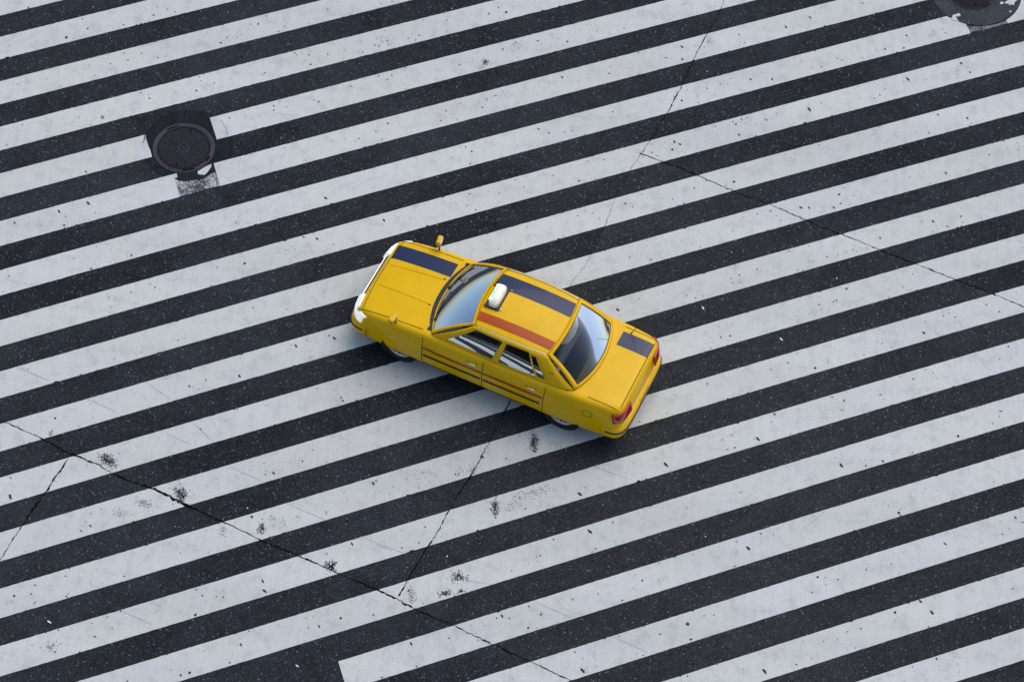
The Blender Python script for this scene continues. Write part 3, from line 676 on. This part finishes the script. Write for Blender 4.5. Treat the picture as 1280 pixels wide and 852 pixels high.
def framed(S, ub, vb, holes, name, du=.06, dv=.12, glassm=M_GLASS, gname='side_window', mat=None, flip=False, parent=taxi, seal=.010, inset=.010):
    """a curved sheet S(u,v) with window openings: (u0,u1,v0,v1)"""
    us = sorted(set([ub[0], ub[1]] + [h[0] for h in holes] + [h[1] for h in holes])); vs_ = sorted(set([vb[0], vb[1]] + [h[2] for h in holes] + [h[3] for h in holes]))
    def fill(L, d):
        o = []
        for a, b in zip(L, L[1:]):
            n = max(1, int(round((b-a)/d))); o += [a+(b-a)*i/n for i in range(n)]
        return o+[L[-1]]
    U_, V_ = fill(us, du), fill(vs_, dv)
    m = MB(); vs = [S(u, v) for u in U_ for v in V_]; fs = []
    nv = len(V_)
    for i in range(len(U_)-1):
        for j in range(nv-1):
            uc, vc = (U_[i]+U_[i+1])/2, (V_[j]+V_[j+1])/2
            if any(h[0] < uc < h[1] and h[2] < vc < h[3] for h in holes): continue
            a = i*nv+j; q = [a, a+nv, a+nv+1, a+1]; fs.append(q[::-1] if flip else q)
    m.add(vs, fs); o = m.build(name, mat or M_YEL, parent) if fs else None
    if o:
        so = o.modifiers.new('t', 'SOLIDIFY'); so.thickness = .022; so.offset = -1
    def nrm(u, v):
        e = 1e-3; a = S(min(u+e, 1), v)-S(max(u-e, -1), v); b = S(u, min(v+e, 1))-S(u, max(v-e, 0)); n = a.cross(b).normalized()
        return -n if flip else n
    outs = []
    for h in holes:
        gm = MB(); gm.grid(lambda a, b: S(h[0]+(h[1]-h[0])*a, h[2]+(h[3]-h[2])*b) - nrm(h[0]+(h[1]-h[0])*a, h[2]+(h[3]-h[2])*b)*inset, 14, 8, flip=flip)
        go = gm.build(gname, glassm, parent); outs.append(go)
        sm = MB(); path = [(h[0]+(h[1]-h[0])*i/14, h[2]) for i in range(15)] + [(h[1], h[2]+(h[3]-h[2])*i/8) for i in range(1, 9)] + [(h[1]-(h[1]-h[0])*i/14, h[3]) for i in range(1, 15)] + [(h[0], h[3]-(h[3]-h[2])*i/8) for i in range(1, 9)]
        sm.tube([S(u, v) - nrm(u, v)*.003 for u, v in path], seal, 6)
        sm.build('window_seal', M_BLK, go)
    return o, outs
fr_, wsg = framed(WSs, (-1, 1), (0, 1), [(-.935, .935, .03, .965)], 'front_pillar', glassm=M_WS, gname='windscreen', flip=True, inset=.006, seal=.012)
fr2, rwg = framed(RWs, (-1, 1), (0, 1), [(-.90, .90, .06, .94)], 'rear_pillar', gname='rear_window', flip=False, inset=.006, seal=.012)
for side in (1, -1):
    S_ = SDs(side)
    framed(S_, (0, 1), (0, 1), [(.175, .235, .12, .84), (.25, .525, .06, .90), (.575, .915, .06, .90)], 'side_frame', du=.05, dv=.1, flip=(side < 0), parent=taxi)
    gt = MB(); gt.tube([ROs(side*.985, t)+Vector((0, side*.006, .004)) for t in lin(.0, 1, 20)], .010, 6)
    gt.build('rain_gutter', M_CHR, taxi)
    bt = MB(); bt.tube([(S_(t, 0)+Vector((0, side*.006, .004))) for t in lin(.03, .97, 24)], .010, 6)
    bt.build('belt_trim', M_BLK, taxi)
    # shelf that closes the gap between the belt and the cabin
    sh = MB(); sh.grid(lambda a, b: Vector((-1.46+2.34*a, side*(.655+.075*b), .938+.004*b)), 20, 1); sh.build('belt_shelf', M_YEL, body)
roof_m = MB(); roof_m.grid(lambda a, b: ROs(2*a-1, b), 28, 24)
roof = roof_m.build('roof', M_YEL, taxi); so = roof.modifiers.new('t', 'SOLIDIFY'); so.thickness = .03; so.offset = -1
# make sure roof faces up
if roof.data.polygons[300].normal.z < 0: roof.data.flip_normals()

# ---------------- colour bands
def top_surface(x, y):
    return on_body(x, y, off=.0025)[0]
def roof_band(y0, y1, t0, t1, mat, name, parent):
    m = MB()
    def f(a, b):
        t = t0+(t1-t0)*a; y = y0+(y1-y0)*b; hw = ROs(1, t).y
        p = ROs(y/hw, t); p.z += .0035; return p
    m.grid(f, 24, 6); o = m.build(name, mat, parent)
    if o.data.polygons[10].normal.z < 0: o.data.flip_normals()
    return o
roof_band(.32, .47, .015, .985, M_RED, 'red_band', roof)
roof_band(-.45, -.17, .015, .985, M_NAVY, 'navy_band', roof)
def deck_band(y0, y1, x0, x1, mat, name, parent):
    m = MB(); m.grid(lambda a, b: top_surface(x0+(x1-x0)*a, y0+(y1-y0)*b), 24, 6); o = m.build(name, mat, parent)
    if o.data.polygons[10].normal.z < 0: o.data.flip_normals()
deck_band(-.60, -.33, 1.075, 2.085, M_NAVY, 'navy_band', PANEL[('bonnet',)])
deck_band(-.60, -.33, -2.16, -1.665, M_NAVY, 'navy_band', PANEL[('boot_lid',)])
# side band in red over the doors
for s in (1, -1):
    for x0, x1, key in ((XDOOR[1]+.012, XDOOR[0]-.012, 'front'), (XDOOR[2]+.02, XDOOR[1]-.012, 'rear')):
        g = MB(); ribbon(g, [('s', s, x, .665) for x in lin(x0, x1, 14)], .07, .003); g.build('red_band', M_RED, PANEL[('door', key, s)])

# ---------------- bumpers, grille, lamps, plates
def plan(front, s, grow):                                      # s -1..1 along the bumper
    a = s*math.pi/2*.98; X = XF if front else XR; d = 1 if front else -1
    e = .30
    y = math.copysign(abs(math.sin(a))**e, s)*(.775+grow); x = abs(math.cos(a))**.42
    return X-d*.36+d*(.385+grow)*x, y
for front in (True, False):
    m = MB(); pr = [(-.05,.235),(.0,.24),(.035,.30),(.045,.40),(.045,.47),(.030,.515),(-.02,.53),(-.10,.532)]
    K = 48; L = [math.sin(math.pi/2*q) if False else q for q in lin(-1, 1, K)]
    vs = [Vector((*plan(front, q, gz), z)) for q in L for gz, z in pr]; n = len(pr)
    fs = [[i*n+j, (i+1)*n+j, (i+1)*n+j+1, i*n+j+1] for i in range(K) for j in range(n-1)]
    m.add(vs, fs); bo = m.build('bumper', [M_YEL, M_BLK], taxi)
    bmx = bmesh.new(); bmx.from_mesh(bo.data); bmesh.ops.recalc_face_normals(bmx, faces=bmx.faces); bmx.to_mesh(bo.data); bmx.free()
    r_ = MB(); r_.tube([Vector((*plan(front, q, .047), .44)) for q in lin(-.97, .97, K)], .016, 6); r_.build('bumper_strip', M_BLK, bo)
def facebox(cx, cy, cz, dx, dy, dz, mat, name, parent, rot=0, bev=.012):
    m = MB(); m.box((cx, cy, cz), (dx, dy, dz), Matrix.Rotation(rot, 3, 'Z')); o = m.build(name, mat, parent, smooth=False); bevel(o, bev, 3); return o
gr = facebox(2.165, 0, .645, .05, .80, .13, M_BLK, 'grille', taxi)
gb = MB()
for i in range(4): gb.box((2.192, 0, .60+.03*i), (.008, .78, .007))
gb.box((2.194, 0, .708), (.014, .84, .012)); gb.build('grille_bar', M_CHR, gr, smooth=False)
for s in (1, -1):
    def lens(a, b, grow=0.0):                                  # wraps from the nose round to the wing
        q = .405+.355*a; fx = cr([(.38,2.200),(.55,2.178),(.68,2.125),(.74,2.055),(.78,1.93)]); x = fx(q)
        z = .585+.155*b; inn = .085*b**2.2
        return Vector((x+.012-inn+grow, s*(q+.004-.02*b*(a > .7)), z))
    hm_ = MB(); hm_.grid(lambda a, b: lens(a, b), 18, 8, flip=(s > 0))
    hl = hm_.build('headlight', M_HLR, taxi); so = hl.modifiers.new('t', 'SOLIDIFY'); so.thickness = .05; so.offset = -1
    bb = MB(); Mx = Matrix.Translation((2.168, s*.565, .672)) @ Matrix.Rotation(math.radians(62), 4, 'Y')
    bb.lathe([(.062,.0),(.058,.020),(.045,.034),(.024,.042),(.002,.045)], 24, 0, Mx); bb.build('bulb', M_HL, hl)
    bb = MB(); bb.box((2.165, s*.455, .700), (.05, .07, .045), Matrix.Rotation(.25*s, 3, 'Z')); bevel(bb.build('sidelight', M_HL, hl, smooth=False), .012)
    ab = MB(); ab.grid(lambda a, b: lens(.80+.20*a, b*.93+.03, .004) + Vector((0, s*.004, .0)), 6, 6, flip=(s > 0)); o = ab.build('indicator', M_AMB, hl); so = o.modifiers.new('t', 'SOLIDIFY'); so.thickness = .01; so.offset = 0
    tl = MB()
    def tlf(a, b):
        q = .42+.335*a; fx = cr([(.40,-2.245),(.6,-2.225),(.70,-2.185),(.76,-2.09)]); return Vector((fx(q)-.014+.035*b*b, s*(q+.008), .66+.19*b))
    tl.grid(tlf, 14, 6, flip=(s < 0)); to = tl.build('tail_light', M_TL, taxi); so = to.modifiers.new('t', 'SOLIDIFY'); so.thickness = .03; so.offset = -1
    ti = MB(); ti.grid(lambda a, b: tlf(.62+.30*a, .12+.25*b)+Vector((-.004, 0, 0)), 4, 3, flip=(s < 0)); ti.build('reverse_lamp', M_LAMPB, to)
    # wing mirror on a stalk
    mr = MB(); p, _ = on_body(1.46, s*.735)
    mr.tube([p-Vector((0,0,.02)), p+Vector((.015, s*.02, .07)), p+Vector((.03, s*.045, .115))], [.016, .012, .012], 8)
    mo = mr.build('wing_mirror', M_BLK, taxi)
    mh = MB(); mh.box(tuple(p+Vector((.035, s*.06, .150))), (.075, .165, .105), Matrix.Rotation(-.18*s, 3, 'Z')); bevel(mh.build('mirror_housing', M_YEL, mo, smooth=False), .03, 4)
    mg = MB(); mg.box(tuple(p+Vector((-.0045, s*.067, .150))), (.004, .135, .078), Matrix.Rotation(-.18*s, 3, 'Z')); mg.build('mirror_glass', M_CHR, mo, smooth=False)
pf = facebox(2.262, 0, .40, .012, .33, .165, M_PLATE, 'number_plate', taxi, bev=.003)
pr_ = facebox(-2.300, 0, .42, .012, .33, .165, M_PLATE, 'number_plate', taxi, bev=.003)
# wipers
for y0, y1, k in ((.50, -.02, 0), (-.10, -.56, 0)):
    wv = MB(); a = WSs(y0/.70, .035)+Vector((.02, 0, .015)); b = WSs(y1/.66, .16)+Vector((.018, 0, .018)); wv.tube([a, a.lerp(b, .5)+Vector((.006, 0, .008)), b], [.010, .007, .005], 6)
    c_ = WSs(y1/.66-.02, .185)+Vector((.012, 0, .012)); d_ = WSs((y0+y1)/2/.66+.12, .075)+Vector((.012, 0, .012)); wv.tube([c_, d_], .007, 6)
    wv.build('wiper', M_BLK, taxi)
# aerial and roof lamp
ae = MB(); p, _ = on_body(-1.78, -.62); ae.tube([p, p+Vector((-.02, 0, .05)), p+Vector((-.14, 0, .40))], [.012, .006, .003], 6); ae.build('aerial', M_BLK, taxi)
rl = MB(); base = ROs(0, .86)
def lampf(a, b):
    th = 2*math.pi*a; ph = math.pi/2*b; e = .55
    cx = math.copysign(abs(math.cos(th))**e, math.cos(th)); cy = math.copysign(abs(math.sin(th))**e, math.sin(th))
    k = math.cos(ph)**.45
    return Vector((base.x+.088*cx*k, .205*cy*k, base.z+.012+.125*math.sin(ph)**.9))
rl.grid(lampf, 40, 10); lo = rl.build('roof_lamp', M_LAMPB, taxi)
bmx = bmesh.new(); bmx.from_mesh(lo.data); bmesh.ops.remove_doubles(bmx, verts=bmx.verts, dist=.0004); bmesh.ops.recalc_face_normals(bmx, faces=bmx.faces); bmx.to_mesh(lo.data); bmx.free()
bs = facebox(base.x, 0, base.z+.010, .23, .46, .026, M_BLK, 'lamp_base', lo, bev=.01)
sr_ = MB(); sr_.tube([(lambda p: Vector((base.x+(p.x-base.x)*1.01, p.y*1.01, p.z)))(lampf(q, .22)) for q in lin(0, 1, 40)], .004, 5); sr_.build('lamp_seam', M_BLK, lo)
for s in (1, -1):
    bk_ = MB(); bk_.tube([(base.x-.10, s*.19, base.z+.012), (base.x-.16, s*.20, base.z+.010)], .008, 6); bk_.build('lamp_bracket', M_CHR, lo); bk_ = MB(); bk_.tube([(base.x+.10, s*.19, base.z+.012), (base.x+.14, s*.20, base.z+.004)], .008, 6); bk_.build('lamp_bracket', M_CHR, lo)
lr = MB()
for i in range(9):
    for j in range(2): lr.box((base.x+.050+.022*(1-j), -.14+.035*i, base.z+.118-.020*(1-j)), (.010, .022, .012), Matrix.Rotation(math.radians(35), 3, 'Y'))
lr.build('led_row', M_LED, lo, smooth=False)
# green led sign behind the windscreen, kerb side
dp = WSs(.44, .22)
dsp = facebox(dp.x-.11, dp.y, dp.z-.02, .05, .26, .075, M_BLK, 'display_sign', taxi, bev=.008)
ld = MB()
for i in range(9):
    for j in range(4):
        if (i*3+j*5) % 4 != 0: ld.box((dp.x-.082, dp.y-.10+.025*i, dp.z-.043+.016*j), (.004, .016, .010))
for i in range(8): ld.box((dp.x-.10+.012*(i % 2), dp.y-.09+.026*i, dp.z+.0195), (.012, .014, .004))
ld.build('led_dots', M_LED, dsp, smooth=False)
# heater wires in the rear glass, high stop lamp, washer jets, fuel flap
hw_ = MB()
for i in range(9):
    t = .16+.075*i; hw_.tube([RWs(q, t)-Vector((-.004, 0, .009)) for q in lin(-.82, .82, 12)], .0022, 4)
hw_.build('heater_wire', M_INT, rwg[0])
facebox(-1.37, 0, 1.02, .05, .22, .035, M_TL, 'stop_lamp', taxi, bev=.008)
for s in (1, -1):
    wj = MB(); p, _ = on_body(1.14, s*.26); wj.box(p, (.03, .02, .012)); wj.build('washer_jet', M_BLK, PANEL[('bonnet',)], smooth=False)
ff = MB(); ribbon(ff, [('s', 1, -1.72+.075*math.copysign(abs(math.cos(q))**.5, math.cos(q)), .70+.062*math.copysign(abs(math.sin(q))**.5, math.sin(q))) for q in lin(0, 2*math.pi, 32)], .008); ff.build('fuel_flap', M_GAP, body)
em = MB()
for x in (-1.30,): em.box(SDs(1)(.09, .45)+Vector((0, .012, 0)), (.10, .006, .06))
em.build('pillar_vent', M_BLK, body, smooth=False)
# windscreen top shade strip
sv = MB(); sv.grid(lambda a, b: WSs(-.92+1.84*a, .865+.095*b)-Vector((.012, 0, .014)), 20, 2); sv.build('shade_strip', M_BLK, wsg[0])

# ---------------- cabin
fl = MB()
fl.grid(lambda a, b: Vector((-1.45+2.4*a, -.66+1.32*b, .42)), 4, 4)
for s in (1, -1): fl.grid(lambda a, b: Vector((-1.45+2.4*a, s*.675, .42+.52*b)), 6, 3)
fl.grid(lambda a, b: Vector((.98-.02*b, -.68+1.36*a, .42+.50*b)), 4, 3)
fl.grid(lambda a, b: Vector((-1.06-.50*a, -.66+1.32*b, .90+.035*a)), 4, 6)
fl.build('cabin_floor', M_INT, taxi, smooth=False)
db = MB(); db.grid(lambda a, b: Vector((.52+.46*a, -.68+1.36*b, .86+.10*math.sin(math.pi*(.25+.45*a)))), 10, 10); db.grid(lambda a, b: Vector((.52-.05*a, -.68+1.36*b, .93-.35*a)), 4, 10)
dash = db.build('dashboard', M_BLK, taxi)
def seatm(cx, cy, w_, name, back_h=.62):
    root = MB(); root.box((cx+.02, cy, .56), (.50, w_, .16)); so_ = root.build(name, M_INT, taxi, smooth=False); bevel(so_, .05, 4)
    bk = MB(); bk.box((cx-.27, cy, .56+back_h/2-.02), (.15, w_, back_h), Matrix.Rotation(math.radians(-14), 3, 'Y')); bevel(bk.build('backrest', M_SEAT, so_, smooth=False), .05, 4)
    return so_
for s in (1, -1):
    q = seatm(.14, s*.36, .50, 'front_seat'); hr = MB(); hr.box((-.215, s*.36, 1.20), (.09, .27, .17), Matrix.Rotation(math.radians(-12), 3, 'Y')); bevel(hr.build('headrest', M_SEAT, q, smooth=False), .035, 4)
q = seatm(-.72, 0, 1.26, 'rear_seat', .56)
for s in (1, -1): hr = MB(); hr.box((-1.06, s*.36, 1.10), (.09, .27, .14), Matrix.Rotation(math.radians(-12), 3, 'Y')); bevel(hr.build('headrest', M_SEAT, q, smooth=False), .035, 4)
sw = MB(); Mx = Matrix.Translation((.44, -.36, .90)) @ Matrix.Rotation(math.radians(-62), 4, 'Y')
sw.tube([Mx @ Vector((.185*math.cos(t), .185*math.sin(t), 0)) for t in lin(0, 2*math.pi, 28)], .014, 6)
for t in (0, 2.1, 4.2): sw.tube([Mx @ Vector((0,0,-.02)), Mx @ Vector((.185*math.cos(t), .185*math.sin(t), 0))], .012, 6)
sw.build('steering_wheel', M_BLK, taxi)
rm_ = MB(); rm_.box((.42, 0, 1.34), (.03, .22, .06)); bevel(rm_.build('rear_view_mirror', M_BLK, taxi, smooth=False), .012)

# ---------------- wheels and underbody
for wx in WX:
    for s in (1, -1):
        Mx = Matrix.Translation((wx, s*.735, WR)) @ Matrix.Rotation(math.radians(-90*s), 4, 'X')
        t_ = MB(); t_.lathe([(.19,-.085),(.27,-.092),(.300,-.080),(.3115,-.055),(.3115,.045),(.302,.075),(.275,.088),(.215,.084),(.195,.070)], 56, 0, Mx)
        wh = MB(); wh.lathe([(.198,.060),(.192,.072),(.180,.066),(.165,.045),(.10,.052),(.055,.075),(.050,.082),(.001,.084)], 40, 0, Mx)
        for i in range(12):
            a = i*math.pi/6; c = Mx @ Vector((.135*math.cos(a), .135*math.sin(a), .0535)); wh.box(c, (.03, .006, .03), None, 1)
        wo_ = wh.build('wheel', [M_RIM, M_BLK], taxi); t_.build('tyre', M_RUB, wo_)
ub = MB(); ub.box((-.02, 0, .21), (4.1, 1.2, .05)); ub.build('underbody', M_BLK, taxi, smooth=False)
